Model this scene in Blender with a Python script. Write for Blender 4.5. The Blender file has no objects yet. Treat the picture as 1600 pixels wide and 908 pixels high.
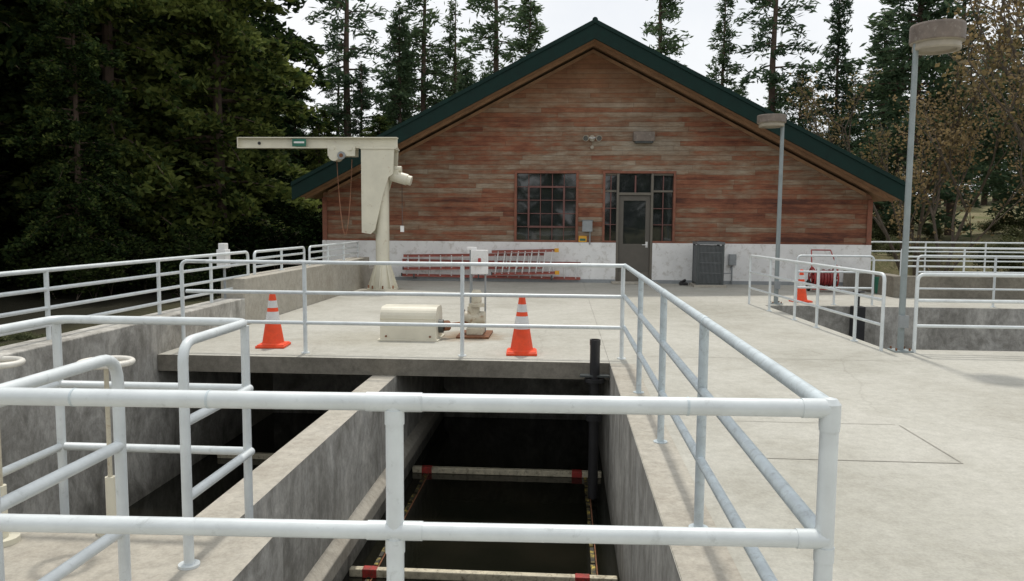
import bpy, math, random
import numpy as np
from mathutils import Vector, Matrix
rad=math.radians
scene=bpy.context.scene
COL=scene.collection

# ------------------------------------------------------------------ materials
def newmat(name):
    m=bpy.data.materials.new(name); m.use_nodes=True
    nt=m.node_tree; b=nt.nodes["Principled BSDF"]
    return m,nt,b
def N(nt,t,**k):
    n=nt.nodes.new(t)
    for a,v in k.items(): setattr(n,a,v)
    return n
def ramp(nt,stops,interp='LINEAR'):
    r=N(nt,'ShaderNodeValToRGB'); cr=r.color_ramp; cr.interpolation=interp
    while len(cr.elements)<len(stops): cr.elements.new(0.5)
    for e,(p,c) in zip(cr.elements,stops):
        e.position=p; e.color=(c[0],c[1],c[2],1)
    return r
def noise(nt,vec,scale,detail=4,rough=.55,dist=0):
    n=N(nt,'ShaderNodeTexNoise'); n.inputs['Scale'].default_value=scale
    n.inputs['Detail'].default_value=detail; n.inputs['Roughness'].default_value=rough
    n.inputs['Distortion'].default_value=dist
    if vec is not None: nt.links.new(vec,n.inputs['Vector'])
    return n
def math_(nt,op,a,b=None,c=None):
    n=N(nt,'ShaderNodeMath',operation=op)
    for i,x in enumerate((a,b,c)):
        if x is None: continue
        if isinstance(x,(int,float)): n.inputs[i].default_value=x
        else: nt.links.new(x,n.inputs[i])
    return n.outputs[0]
def mixc(nt,fac,a,b,mode='MIX'):
    n=N(nt,'ShaderNodeMix',data_type='RGBA',blend_type=mode)
    for s,x in ((n.inputs[0],fac),(n.inputs[6],a),(n.inputs[7],b)):
        if isinstance(x,(int,float)): s.default_value=x
        elif isinstance(x,tuple): s.default_value=(x[0],x[1],x[2],1)
        else: nt.links.new(x,s)
    return n.outputs[2]
def bump(nt,b,h,strength=.3,dist=.01):
    n=N(nt,'ShaderNodeBump'); n.inputs['Strength'].default_value=strength; n.inputs['Distance'].default_value=dist
    nt.links.new(h,n.inputs['Height']); nt.links.new(n.outputs[0],b.inputs['Normal'])

def simple(name,col,rough=.5,metal=0,var=.25,scale=6,dirt=None,dirtamt=.5,bmp=.1,spec=.5):
    m,nt,b=newmat(name)
    tc=N(nt,'ShaderNodeTexCoord').outputs['Object']
    n=noise(nt,tc,scale,6,.6)
    lo=tuple(c*(1-var) for c in col); hi=tuple(min(1,c*(1+var*.6)) for c in col)
    r=ramp(nt,[(.3,lo),(.7,hi)]); nt.links.new(n.outputs[0],r.inputs[0])
    c=r.outputs[0]
    if dirt:
        n2=noise(nt,tc,scale*2.3,8,.7,.4)
        f=ramp(nt,[(1-dirtamt*.5-.18,(0,0,0)),(1-dirtamt*.5,(1,1,1))]); nt.links.new(n2.outputs[0],f.inputs[0])
        c=mixc(nt,f.outputs[0],c,dirt)
    nt.links.new(c,b.inputs['Base Color'])
    rr=math_(nt,'MULTIPLY_ADD',n.outputs[0],.25,rough-.12); nt.links.new(rr,b.inputs['Roughness'])
    b.inputs['Metallic'].default_value=metal; b.inputs['Specular IOR Level'].default_value=spec
    if bmp: 
        n3=noise(nt,tc,scale*8,4); bump(nt,b,n3.outputs[0],bmp,.004)
    return m

def concrete(name,base,light,dark,stain=.35,vert=False,extra=None):
    m,nt,b=newmat(name)
    tc=N(nt,'ShaderNodeTexCoord').outputs['Object']
    mp=N(nt,'ShaderNodeMapping'); nt.links.new(tc,mp.inputs[0])
    if vert: mp.inputs['Scale'].default_value=(1,1,.6)
    v=mp.outputs[0]
    n1=noise(nt,v,.55,8,.65,.3); n2=noise(nt,v,3.2,8,.7,.2); n3=noise(nt,v,60,3,.7); n4=noise(nt,v,14,6,.7)
    r1=ramp(nt,[(.32,dark),(.5,base),(.68,light)])
    s=math_(nt,'ADD',math_(nt,'MULTIPLY',n1.outputs[0],.55),math_(nt,'MULTIPLY',n2.outputs[0],.45))
    nt.links.new(s,r1.inputs[0])
    r2=ramp(nt,[(.35,(1-stain,1-stain,1-stain)),(.6,(1,1,1))]); nt.links.new(n4.outputs[0],r2.inputs[0])
    c=mixc(nt,.55,r1.outputs[0],r2.outputs[0],'MULTIPLY')
    r3=ramp(nt,[(.3,(.76,.76,.76)),(.7,(1.0,1.0,1.0))]); nt.links.new(n3.outputs[0],r3.inputs[0])
    c=mixc(nt,.8,c,r3.outputs[0],'MULTIPLY')
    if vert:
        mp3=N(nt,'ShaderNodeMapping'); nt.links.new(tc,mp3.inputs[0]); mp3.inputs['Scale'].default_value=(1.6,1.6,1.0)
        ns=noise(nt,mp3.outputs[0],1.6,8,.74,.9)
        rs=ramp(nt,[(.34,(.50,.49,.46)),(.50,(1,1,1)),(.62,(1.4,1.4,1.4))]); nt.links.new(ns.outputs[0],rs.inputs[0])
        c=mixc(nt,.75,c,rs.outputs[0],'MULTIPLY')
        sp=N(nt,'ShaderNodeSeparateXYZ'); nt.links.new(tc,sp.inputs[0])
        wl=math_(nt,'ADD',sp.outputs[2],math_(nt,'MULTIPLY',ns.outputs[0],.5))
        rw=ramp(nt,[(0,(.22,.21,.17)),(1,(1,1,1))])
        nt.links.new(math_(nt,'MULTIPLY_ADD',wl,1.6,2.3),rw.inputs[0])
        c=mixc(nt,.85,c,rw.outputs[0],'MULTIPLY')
    if extra: c=extra(nt,tc,c)
    nt.links.new(c,b.inputs['Base Color'])
    b.inputs['Roughness'].default_value=.88
    h=math_(nt,'ADD',n4.outputs[0],math_(nt,'MULTIPLY',n3.outputs[0],.4))
    bump(nt,b,h,.3,.006)
    return m

def deck_extra(nt,tc,c):
    def patch(c,center,r,col,sc=(1,1,1),amt=.6):
        mp=N(nt,'ShaderNodeMapping'); nt.links.new(tc,mp.inputs[0])
        mp.inputs['Location'].default_value=(-center[0]*sc[0],-center[1]*sc[1],0)
        mp.inputs['Scale'].default_value=sc
        ln=N(nt,'ShaderNodeVectorMath',operation='LENGTH'); nt.links.new(mp.outputs[0],ln.inputs[0])
        nn=noise(nt,tc,5,6,.7)
        d=math_(nt,'ADD',ln.outputs['Value'],math_(nt,'MULTIPLY_ADD',nn.outputs[0],r*1.2,-r*.6))
        f=math_(nt,'SUBTRACT',1,math_(nt,'DIVIDE',d,r)); f=math_(nt,'MAXIMUM',math_(nt,'MINIMUM',math_(nt,'MULTIPLY',f,1.6),1),0)
        f=math_(nt,'MULTIPLY',f,amt)
        return mixc(nt,f,c,col,'MULTIPLY')
    c=patch(c,(-1.25,10.35),.6,(.60,.42,.27),(1,1,1),.85)
    c=patch(c,(3.1,9.0),1.3,(.80,.80,.78),(1,1,1),.6)
    c=patch(c,(-4.1,17.2),.8,(.7,.6,.5),(1,1,1),.5)
    c=patch(c,(2.0,14),1.6,(.83,.83,.81),(1,.6,1),.7)
    c=patch(c,(1.7,4.1),.9,(.84,.84,.82),(1,.6,1),.7)
    c=patch(c,(-2.6,10.0),1.0,(.84,.82,.76),(1,1,1),.7)
    vo=N(nt,'ShaderNodeTexVoronoi',feature='DISTANCE_TO_EDGE'); vo.inputs['Scale'].default_value=.35
    nz=noise(nt,tc,1.5,5,.6); mx=mixc(nt,.25,tc,nz.outputs[1],'MIX'); nt.links.new(mx,vo.inputs['Vector'])
    r=ramp(nt,[(0,(.70,.69,.67)),(.0025,(1,1,1))]); nt.links.new(vo.outputs['Distance'],r.inputs[0])
    c=mixc(nt,.4,c,r.outputs[0],'MULTIPLY')
    return c
M_deck=concrete('deck_concrete',(.475,.465,.410),(.555,.545,.49),(.37,.355,.30),.26,extra=deck_extra)
M_curb=concrete('curb_concrete',(.46,.43,.365),(.54,.51,.445),(.34,.305,.25),.4)
M_wall=concrete('tank_wall_concrete',(.45,.435,.395),(.64,.63,.59),(.26,.25,.22),.5,True)
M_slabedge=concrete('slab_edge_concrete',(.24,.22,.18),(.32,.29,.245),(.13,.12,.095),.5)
M_rail=simple('galvanized_pipe',(.67,.715,.725),.40,.12,.10,9,(.47,.50,.50),.48,bmp=.06)
M_railw=simple('weathered_pipe',(.54,.61,.64),.45,.15,.15,14,(.36,.40,.41),.58,bmp=.12)
M_cream=simple('cream_paint',(.68,.65,.53),.45,0,.1,3,(.33,.19,.09),.42,.05)
M_creamc=simple('cream_paint_clean',(.66,.63,.52),.42,0,.1,4,(.40,.34,.25),.42,.05)
M_gear=simple('cream_paint_rusty',(.54,.50,.39),.5,0,.2,7,(.28,.17,.09),.58,.1)
M_ring=simple('handwheel_white',(.70,.68,.62),.45,0,.15,9,(.35,.25,.16),.45,.05)
M_white=simple('white_paint',(.76,.76,.75),.6,0,.10,2.5,(.48,.46,.42),.60,.1)
M_rust=simple('rust',(.20,.085,.04),.85,0,.5,18)
M_black=simple('black_plastic',(.02,.02,.022),.45,0,.3,8)
M_dkgrey=simple('dark_grey_metal',(.07,.08,.08),.5,.1,.2,8)
M_acf=simple('condenser_fin_grey',(.15,.16,.165),.5,.1,.2,8)
M_grey=simple('grey_box_paint',(.28,.30,.31),.5,.1,.15,8)
M_orange=simple('cone_orange',(.82,.075,.015),.5,0,.15,12,(.35,.06,.03),.45,.05)
M_refl=simple('cone_white_band',(.66,.66,.65),.4,0,.1,14,(.42,.40,.38),.5,.03)
M_green=simple('green_metal_roof',(.005,.022,.018),.6,.0,.2,5,spec=.18)
M_greenp=simple('green_plastic',(.02,.14,.09),.5,0,.2,5)
M_soffit=simple('soffit_wood',(.30,.175,.095),.7,0,.3,4)
M_trim=simple('redwood_trim',(.22,.08,.045),.6,0,.35,9)
M_sash=simple('red_brown_sash',(.15,.06,.05),.5,0,.2,9)
M_door=simple('door_paint_grey',(.10,.09,.075),.5,0,.12,6)
M_doorf=simple('door_frame_grey',(.14,.125,.10),.5,0,.12,6)
M_red=simple('red_paint',(.34,.03,.025),.5,0,.3,9,(.08,.03,.02),.55)
M_redd=simple('red_wear_shoe',(.40,.035,.03),.6,0,.4,18,(.10,.05,.03),.7)
M_ladder=simple('red_fibreglass',(.36,.10,.075),.55,0,.3,7,(.42,.32,.28),.5)
M_alu=simple('aluminium',(.70,.70,.69),.4,.2,.1,10)
M_yellow=simple('yellow_wear_strip',(.62,.47,.08),.6,0,.4,5,(.03,.027,.016),1.02)
M_yell2=simple('yellow_plastic',(.75,.38,.03),.5,0,.1,7)
M_flight=simple('scraper_fibreglass',(.56,.51,.38),.6,0,.3,10,(.16,.13,.08),.62)
M_lamp=simple('lamp_brown_metal',(.18,.145,.12),.6,.0,.3,8,(.30,.27,.23),.55)
M_lampl=simple('lamp_lower_ring',(.36,.32,.25),.5,0,.15,8)
M_pole=simple('lamp_pole_grey',(.27,.31,.315),.5,.2,.15,7)
M_joint=simple('joint_sealant',(.36,.345,.30),.8,0,.3,9)
M_jointy=simple('joint_sealant_tan',(.46,.40,.29),.8,0,.3,9)
M_bark=simple('bark',(.11,.075,.055),.9,0,.4,5,bmp=.6)
M_barkr=simple('bark_oak',(.12,.095,.072),.9,0,.4,5,bmp=.6)
M_rubber=simple('tyre_rubber',(.03,.03,.03),.7)
M_hose=simple('red_hose',(.22,.025,.025),.5)

m,nt,b=newmat('window_glass'); M_glass=m
tc=N(nt,'ShaderNodeTexCoord').outputs['Object']
b.inputs['Base Color'].default_value=(.018,.022,.022,1); b.inputs['Roughness'].default_value=.04
b.inputs['IOR'].default_value=1.8
n=noise(nt,tc,.8,2); bump(nt,b,n.outputs[0],.12,.05)

m,nt,b=newmat('tank_water'); M_water=m
tc=N(nt,'ShaderNodeTexCoord').outputs['Object']
n=noise(nt,tc,1.2,4); r=ramp(nt,[(.3,(.005,.006,.004)),(.7,(.013,.012,.008))]); nt.links.new(n.outputs[0],r.inputs[0])
nt.links.new(r.outputs[0],b.inputs['Base Color']); b.inputs['Roughness'].default_value=.04
n=noise(nt,tc,5,3); bump(nt,b,n.outputs[0],.06,.02)

# reclaimed board siding
m,nt,b=newmat('reclaimed_board_siding'); M_siding=m
tc=N(nt,'ShaderNodeTexCoord').outputs['Object']
sp=N(nt,'ShaderNodeSeparateXYZ'); nt.links.new(tc,sp.inputs[0])
X,Z=sp.outputs[0],sp.outputs[2]
zr=math_(nt,'DIVIDE',Z,.122); row=math_(nt,'FLOOR',zr); fz=math_(nt,'FRACT',zr)
wn=N(nt,'ShaderNodeTexWhiteNoise',noise_dimensions='1D'); nt.links.new(row,wn.inputs['W'])
xo=math_(nt,'ADD',math_(nt,'DIVIDE',X,math_(nt,'MULTIPLY_ADD',wn.outputs[0],2.4,1.1)),math_(nt,'MULTIPLY',wn.outputs[0],37))
colu=math_(nt,'FLOOR',xo); fx=math_(nt,'FRACT',xo)
cb=N(nt,'ShaderNodeCombineXYZ'); nt.links.new(colu,cb.inputs[0]); nt.links.new(row,cb.inputs[1])
w2=N(nt,'ShaderNodeTexWhiteNoise',noise_dimensions='2D'); nt.links.new(cb.outputs[0],w2.inputs['Vector'])
mp=N(nt,'ShaderNodeMapping'); nt.links.new(tc,mp.inputs[0]); mp.inputs['Scale'].default_value=(.22,1,.8); mp.inputs['Location'].default_value=(3.1,0,1.7)
nb=noise(nt,mp.outputs[0],1.2,5,.65)
# weathering along each board: sampled per row so streaks do not cross boards
cv=N(nt,'ShaderNodeCombineXYZ'); nt.links.new(math_(nt,'MULTIPLY',X,.9),cv.inputs[0]); nt.links.new(math_(nt,'MULTIPLY',row,7.31),cv.inputs[1]); nt.links.new(math_(nt,'MULTIPLY',Z,5),cv.inputs[2])
nbl=noise(nt,cv.outputs[0],1.5,7,.72,.2)
g1=math_(nt,'SUBTRACT',1,math_(nt,'MINIMUM',math_(nt,'ABSOLUTE',math_(nt,'DIVIDE',math_(nt,'SUBTRACT',Z,3.2),1.3)),1))
val=math_(nt,'ADD',math_(nt,'MULTIPLY',w2.outputs[0],.34),math_(nt,'MULTIPLY_ADD',nb.outputs[0],1.5,-.60))
val=math_(nt,'ADD',val,math_(nt,'MULTIPLY_ADD',nbl.outputs[0],1.25,-.54))
val=math_(nt,'ADD',val,math_(nt,'MULTIPLY',g1,.22))
hi=math_(nt,'MAXIMUM',math_(nt,'SUBTRACT',Z,4.1),0)
r=ramp(nt,[(0,(.10,.036,.022)),(.16,(.19,.064,.034)),(.32,(.29,.112,.058)),(.44,(.26,.145,.088)),(.58,(.31,.225,.155)),(.76,(.37,.31,.235)),(1,(.48,.43,.35))])
nt.links.new(val,r.inputs[0])
mp2=N(nt,'ShaderNodeMapping'); nt.links.new(tc,mp2.inputs[0]); mp2.inputs['Scale'].default_value=(.8,1,14)
gr=noise(nt,mp2.outputs[0],5,8,.7,.2)
rg=ramp(nt,[(.25,(.46,.43,.41)),(.58,(1,1,1)),(.8,(1.0,1.0,1.0))]); nt.links.new(gr.outputs[0],rg.inputs[0])
c=mixc(nt,.75,r.outputs[0],rg.outputs[0],'MULTIPLY')
fhi=math_(nt,'MINIMUM',math_(nt,'MULTIPLY',hi,.55),.62)
c=mixc(nt,fhi,c,(.30,.16,.082))
blot=noise(nt,tc,1.6,7,.7,.3); rb=ramp(nt,[(.35,(.60,.56,.53)),(.6,(1,1,1)),(.75,(1.15,1.15,1.15))]); nt.links.new(blot.outputs[0],rb.inputs[0])
c=mixc(nt,.7,c,rb.outputs[0],'MULTIPLY')
gap=math_(nt,'LESS_THAN',fz,.07); gx=math_(nt,'LESS_THAN',fx,.003)
gp=math_(nt,'MAXIMUM',gap,gx)
c=mixc(nt,math_(nt,'MULTIPLY',gp,.45),c,(.02,.012,.008))
nt.links.new(c,b.inputs['Base Color']); b.inputs['Roughness'].default_value=.8
h=math_(nt,'SUBTRACT',math_(nt,'MULTIPLY_ADD',w2.outputs[0],.5,math_(nt,'MULTIPLY',gr.outputs[0],.3)),math_(nt,'MULTIPLY',gp,1.2))
bump(nt,b,h,.6,.012)

def foliage(name,cols,tl=.25,spec=.25):
    m,nt,b=newmat(name)
    tc=N(nt,'ShaderNodeTexCoord').outputs['Object']
    oi=N(nt,'ShaderNodeObjectInfo')
    n=noise(nt,tc,.8,4,.7); g=N(nt,'ShaderNodeNewGeometry')
    s=math_(nt,'ADD',math_(nt,'MULTIPLY',n.outputs[0],.75),math_(nt,'MULTIPLY',g.outputs['Random Per Island'],.28))
    s=math_(nt,'ADD',s,math_(nt,'MULTIPLY_ADD',oi.outputs['Random'],.24,-.12))
    r=ramp(nt,[(.3,cols[0]),(.5,cols[1]),(.72,cols[2])]); nt.links.new(s,r.inputs[0])
    nt.links.new(r.outputs[0],b.inputs['Base Color']); b.inputs['Roughness'].default_value=.7
    b.inputs['Specular IOR Level'].default_value=spec
    tr=N(nt,'ShaderNodeBsdfTranslucent'); nt.links.new(r.outputs[0],tr.inputs['Color'])
    mx=N(nt,'ShaderNodeMixShader'); mx.inputs[0].default_value=tl
    out=nt.nodes['Material Output']
    nt.links.new(b.outputs[0],mx.inputs[1]); nt.links.new(tr.outputs[0],mx.inputs[2]); nt.links.new(mx.outputs[0],out.inputs[0])
    return m
M_pine=foliage('pine_needles',[(.045,.080,.048),(.085,.135,.072),(.14,.20,.095)],.45,.15)
M_cedar=foliage('cedar_foliage',[(.010,.022,.008),(.042,.070,.020),(.17,.20,.050)],.45,.12)  # bright end paints lit bits of the crowns into the leaf colour
M_oakl=foliage('tan_leaves',[(.12,.105,.045),(.21,.155,.075),(.30,.22,.11)],.45)
M_bush=foliage('undergrowth',[(.05,.065,.025),(.10,.115,.045),(.16,.16,.07)],.35)
M_bush_shade=foliage('undergrowth_shade_tint',[(.004,.008,.003),(.012,.020,.007),(.028,.038,.012)],.1,0.0)  # darkened shrub leaves: shade under the left trees put into the colour

m,nt,b=newmat('forest_ground'); M_ground=m
tc=N(nt,'ShaderNodeTexCoord').outputs['Object']
n=noise(nt,tc,.35,8,.65); n2=noise(nt,tc,6,6,.7)
r=ramp(nt,[(.35,(.07,.09,.03)),(.5,(.15,.14,.075)),(.65,(.25,.21,.135))])
nt.links.new(math_(nt,'ADD',math_(nt,'MULTIPLY',n.outputs[0],.6),math_(nt,'MULTIPLY',n2.outputs[0],.4)),r.inputs[0])
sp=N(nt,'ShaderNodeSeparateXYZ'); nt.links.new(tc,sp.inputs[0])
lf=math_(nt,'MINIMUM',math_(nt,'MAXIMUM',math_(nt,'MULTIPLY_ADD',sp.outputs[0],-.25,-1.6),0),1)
c=mixc(nt,lf,r.outputs[0],mixc(nt,n2.outputs[0],(.010,.012,.006),(.030,.026,.018)))  # left side darker: needle duff plus tree shade painted into the colour
nt.links.new(c,b.inputs['Base Color']); b.inputs['Roughness'].default_value=.95
b.inputs['Specular IOR Level'].default_value=.1
bump(nt,b,n2.outputs[0],.6,.1)

# ------------------------------------------------------------------ mesh builder
class MB:
    def __init__(s): s.v=[];s.f=[];s.mi=[];s.sm=[];s.m=[]
    def mid(s,mat):
        if mat not in s.m: s.m.append(mat)
        return s.m.index(mat)
    def add(s,vs,fs,mat,smooth=False):
        o=len(s.v); s.v+= [tuple(v) for v in vs]; k=s.mid(mat)
        for f in fs: s.f.append([i+o for i in f]); s.mi.append(k); s.sm.append(smooth)
    def box(s,x0,y0,z0,x1,y1,z1,mat,M=None):
        vs=[Vector(p) for p in((x0,y0,z0),(x1,y0,z0),(x1,y1,z0),(x0,y1,z0),(x0,y0,z1),(x1,y0,z1),(x1,y1,z1),(x0,y1,z1))]
        if M is not None: vs=[M@v for v in vs]
        s.add(vs,[(3,2,1,0),(4,5,6,7),(0,1,5,4),(1,2,6,5),(2,3,7,6),(3,0,4,7)],mat)
    def prism(s,poly,z0,z1,mat,topmat=None):
        n=len(poly)
        vs=[(x,y,z0) for x,y in poly]+[(x,y,z1) for x,y in poly]
        s.add(vs,[tuple(range(n-1,-1,-1))]+[(i,(i+1)%n,n+(i+1)%n,n+i) for i in range(n)],mat)
        s.add([(x,y,z1) for x,y in poly],[tuple(range(n))],topmat or mat)
    def prismY(s,poly,y0,y1,mat):
        n=len(poly)
        vs=[(x,y0,z) for x,z in poly]+[(x,y1,z) for x,z in poly]
        s.add(vs,[tuple(range(n)),tuple(range(2*n-1,n-1,-1))]+[(i,n+i,n+(i+1)%n,(i+1)%n) for i in range(n)],mat)
    def prismX(s,poly,x0,x1,mat,smooth=False):
        n=len(poly)
        vs=[(x0,y,z) for y,z in poly]+[(x1,y,z) for y,z in poly]
        s.add(vs,[tuple(range(n-1,-1,-1)),tuple(range(n,2*n))]+[(i,(i+1)%n,n+(i+1)%n,n+i) for i in range(n)],mat)
    def tube(s,pts,r,mat,n=14,cap=True,radii=None):
        pts=[Vector(p) for p in pts]; L=len(pts)
        t0=(pts[1]-pts[0]).normalized()
        up=Vector((0,0,1)) if abs(t0.z)<.9 else Vector((1,0,0))
        u=t0.cross(up).normalized(); vs=[]
        for i,p in enumerate(pts):
            if i==0: t=t0
            elif i==L-1: t=(pts[i]-pts[i-1]).normalized()
            else: t=((pts[i]-pts[i-1]).normalized()+(pts[i+1]-pts[i]).normalized()).normalized()
            u=(u-t*u.dot(t)).normalized(); w=t.cross(u)
            rr=radii[i] if radii else r
            for k in range(n):
                a=2*math.pi*k/n; vs.append(p+(u*math.cos(a)+w*math.sin(a))*rr)
        fs=[]
        for i in range(L-1):
            for k in range(n):
                fs.append((i*n+k,i*n+(k+1)%n,(i+1)*n+(k+1)%n,(i+1)*n+k))
        s.add(vs,fs,mat,True)
        if cap:
            s.add(vs[:n],[tuple(range(n-1,-1,-1))],mat); s.add(vs[-n:],[tuple(range(n))],mat)
    def lathe(s,c,prof,mat,n=28,mats=None):
        for i in range(len(prof)-1):
            (r0,z0),(r1,z1)=prof[i],prof[i+1]
            vs=[];
            for k in range(n):
                a=2*math.pi*k/n; vs.append((c[0]+r0*math.cos(a),c[1]+r0*math.sin(a),c[2]+z0))
            for k in range(n):
                a=2*math.pi*k/n; vs.append((c[0]+r1*math.cos(a),c[1]+r1*math.sin(a),c[2]+z1))
            s.add(vs,[(k,(k+1)%n,n+(k+1)%n,n+k) for k in range(n)],mats[i] if mats else mat,True)
    def torus(s,c,R,r,mat,axis='Z',n=40,k=10):
        vs=[];fs=[]
        for i in range(n):
            a=2*math.pi*i/n
            for j in range(k):
                q=2*math.pi*j/k; rr=R+r*math.cos(q); p=(rr*math.cos(a),rr*math.sin(a),r*math.sin(q))
                if axis=='X': p=(p[2],p[0],p[1])
                if axis=='Y': p=(p[0],p[2],p[1])
                vs.append((c[0]+p[0],c[1]+p[1],c[2]+p[2]))
        for i in range(n):
            for j in range(k):
                fs.append((i*k+j,((i+1)%n)*k+j,((i+1)%n)*k+(j+1)%k,i*k+(j+1)%k))
        s.add(vs,fs,mat,True)
    def build(s,name,parent=None,bevel=0,loc=None):
        me=bpy.data.meshes.new(name); me.from_pydata(s.v,[],s.f)
        for mm in s.m: me.materials.append(mm)
        me.polygons.foreach_set('material_index',s.mi); me.polygons.foreach_set('use_smooth',s.sm)
        me.update()
        o=bpy.data.objects.new(name,me); COL.objects.link(o)
        if parent: o.parent=parent
        if bevel:
            md=o.modifiers.new('bevel','BEVEL'); md.width=bevel; md.segments=2; md.limit_method='ANGLE'; md.angle_limit=rad(40)
        if loc: o.location=loc
        return o
def empty(name):
    o=bpy.data.objects.new(name,None); COL.objects.link(o); return o
def fillet(pts,r,seg=6):
    pts=[Vector(p) for p in pts]; out=[pts[0]]
    for i in range(1,len(pts)-1):
        a,p,c=pts[i-1],pts[i],pts[i+1]
        d1=(a-p); d2=(c-p); rr=min(r,d1.length*.45,d2.length*.45)
        q0=p+d1.normalized()*rr; q1=p+d2.normalized()*rr
        for k in range(seg+1):
            t=k/seg; out.append(q0*(1-t)**2+p*2*t*(1-t)+q1*t*t)
    out.append(pts[-1]); return out

# ------------------------------------------------------------------ concrete structures
XL=-4.68
b_=MB()
b_.prism([(.53,-4),(16,-4),(16,9.85),(4.06,9.85),(3.88,15.0),(16,15.0),(16,20.6),(.53,20.6)],-2.2,0,M_wall,M_deck)
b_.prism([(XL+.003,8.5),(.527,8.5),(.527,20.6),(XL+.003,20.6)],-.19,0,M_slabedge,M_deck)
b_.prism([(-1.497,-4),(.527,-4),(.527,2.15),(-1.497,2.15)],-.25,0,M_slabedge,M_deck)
b_.build('concrete_deck')
b_=MB()
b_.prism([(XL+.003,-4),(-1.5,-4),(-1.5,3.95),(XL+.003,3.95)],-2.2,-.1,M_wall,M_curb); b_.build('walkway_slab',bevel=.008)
b_=MB(); b_.prism([(-2.15,3.953),(-1.88,3.953),(-1.88,12),(-2.15,12)],-2.2,-.193,M_wall,M_curb)
b_.prismY([(-1.88,-1.40),(-1.79,-1.28),(-1.79,-1.16),(-1.88,-1.08)],3.96,12,M_curb)
b_.build('tank_divider_wall',bevel=.012)
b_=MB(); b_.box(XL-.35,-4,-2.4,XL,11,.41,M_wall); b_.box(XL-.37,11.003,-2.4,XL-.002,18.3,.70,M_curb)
b_.box(XL-.35,18.303,-2.4,XL,20.1,.41,M_curb)
b_.build('parapet_wall',bevel=.012)
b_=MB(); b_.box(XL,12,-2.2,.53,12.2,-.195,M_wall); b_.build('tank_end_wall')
b_=MB(); b_.box(.534,-3,0,.80,8.45,.006,M_curb); b_.build('tank_kerb')
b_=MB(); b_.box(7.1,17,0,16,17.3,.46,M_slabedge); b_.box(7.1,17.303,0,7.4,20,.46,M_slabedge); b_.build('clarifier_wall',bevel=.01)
b_=MB()
b_.add([(XL,2,-1.56),(.53,2,-1.56),(.53,12,-1.56),(XL,12,-1.56)],[(0,1,2,3)],M_water)
b_.add([(3.6,9.5,-.95),(16,9.5,-.95),(16,15.3,-.95),(3.6,15.3,-.95)],[(0,1,2,3)],M_water)
b_.build('tank_water')
b_=MB()
z1=.004
for (x0,y0,x1,y1,mm) in [(1.30,5.12,1.318,6.05,M_jointy),(1.33,5.09,2.62,5.102,M_joint),(2.62,5.09,2.630,6.05,M_joint),(1.33,6.06,2.6,6.068,M_joint),
    (.82,8.98,4.0,8.99,M_joint),(2.35,15.4,2.36,20.1,M_joint),(-4.4,14.4,3.6,14.41,M_joint)]:
    b_.add([(x0,y0,z1),(x1,y0,z1),(x1,y1,z1),(x0,y1,z1)],[(0,1,2,3)],mm)
b_.build('deck_joint')

# ------------------------------------------------------------------ railings
R=.024
def post(b,x,y,z0,z1,mat=M_rail,r=R,flange=True):
    b.tube([(x,y,z0),(x,y,z1)],r,mat)
    if flange: b.lathe((x,y,z0),[(.001,.012),(.05,.012),(.05,0)],mat,18)
b_=MB(); xR=.705
def yF(x): return 2.035+.035*(x-.7)
for z in (1.07,.715,.36):
    b_.tube([(-1.86,yF(-1.86),z),(xR,yF(xR),z)],R,M_rail,20)
for z in (1.07,.715,.36):
    b_.tube([(xR,yF(xR),z),(xR,8.86,z)],R,M_railw,16)
for x in (-1.86,-.446,xR):
    y=yF(x)
    post(b_,x,y,0 if x>-1.5 else -.1,1.07)
    for z in (1.07,.715):
        xa_,xb_=max(x-.075,-1.86),min(x+.075,xR+.004)
        b_.tube([(xa_,yF(xa_),z),(xb_,yF(xb_),z)],R+.0022,M_rail,20)
        b_.tube([(x,y,z-.02),(x,y,z-.06)],R+.0025,M_rail,18)
for y in (3.85,5.4,7.0):
    post(b_,xR,y,0,1.07,M_railw)
    b_.tube([(xR,y-.05,1.07),(xR,y+.05,1.07)],R+.002,M_railw,16)
b_.lathe((xR,yF(xR),1.07),[(R+.003,-.05),(R+.003,.012),(R*.7,.026),(.001,.03)],M_rail,18)
for x in (-1.32,-.95,.33): b_.tube([(x,yF(x),1.07),(x+.006,yF(x),1.07)],R+.0012,M_railw,18)
yb=8.78
for z in (1.07,.715,.36):
    b_.tube([(-4.45,yb,z),(xR,yb,z)],R*.95,M_rail,12)
b_.tube(fillet([(-4.2,yb,1.07),(-4.50,yb,1.07),(-4.50,yb,0)],.08),R*.95,M_rail,12)
for x in (-3.02,-1.16,.68): post(b_,x,yb,0,1.07)
b_.build('guard_railing')

b_=MB(); xa=-1.77; T=.98; xc=-2.90; yn=3.44; yf=4.19
b_.tube(fillet([(xa,yn,-.1),(xa,yn,T),(xa,yf,T),(xc,yf,T),(xc,2.6,T),(xc,1.0,T)],.1),R,M_rail,16)
post(b_,xa-.02,yf,-.19,T-.02,flange=False); post(b_,xc,yf,-.6,T-.02,flange=False); post(b_,xc,2.9,-.1,T)
for z in (.60,.235):
    b_.tube([(xa,yn,z),(xa,yf,z)],R,M_rail,14); b_.tube([(xa,yf,z),(xc,yf,z),(xc,1.0,z)],R,M_rail,14)
b_.lathe((xa,yn,-.1),[(.001,.012),(.05,.012),(.05,0)],M_rail,18)
b_.build('guard_railing')
b_=MB(); xq=-1.86
b_.tube(fillet([(xq,3.06,-.1),(xq,3.06,T),(xq,2.1,T)],.11),R,M_rail,16)
for z in (.60,.235): b_.tube([(xq,3.06,z),(xq,2.1,z)],R,M_rail,14)
post(b_,xq,2.33,-.1,T,flange=True); b_.lathe((xq,3.06,-.1),[(.001,.012),(.05,.012),(.05,0)],M_rail,18)
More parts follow.
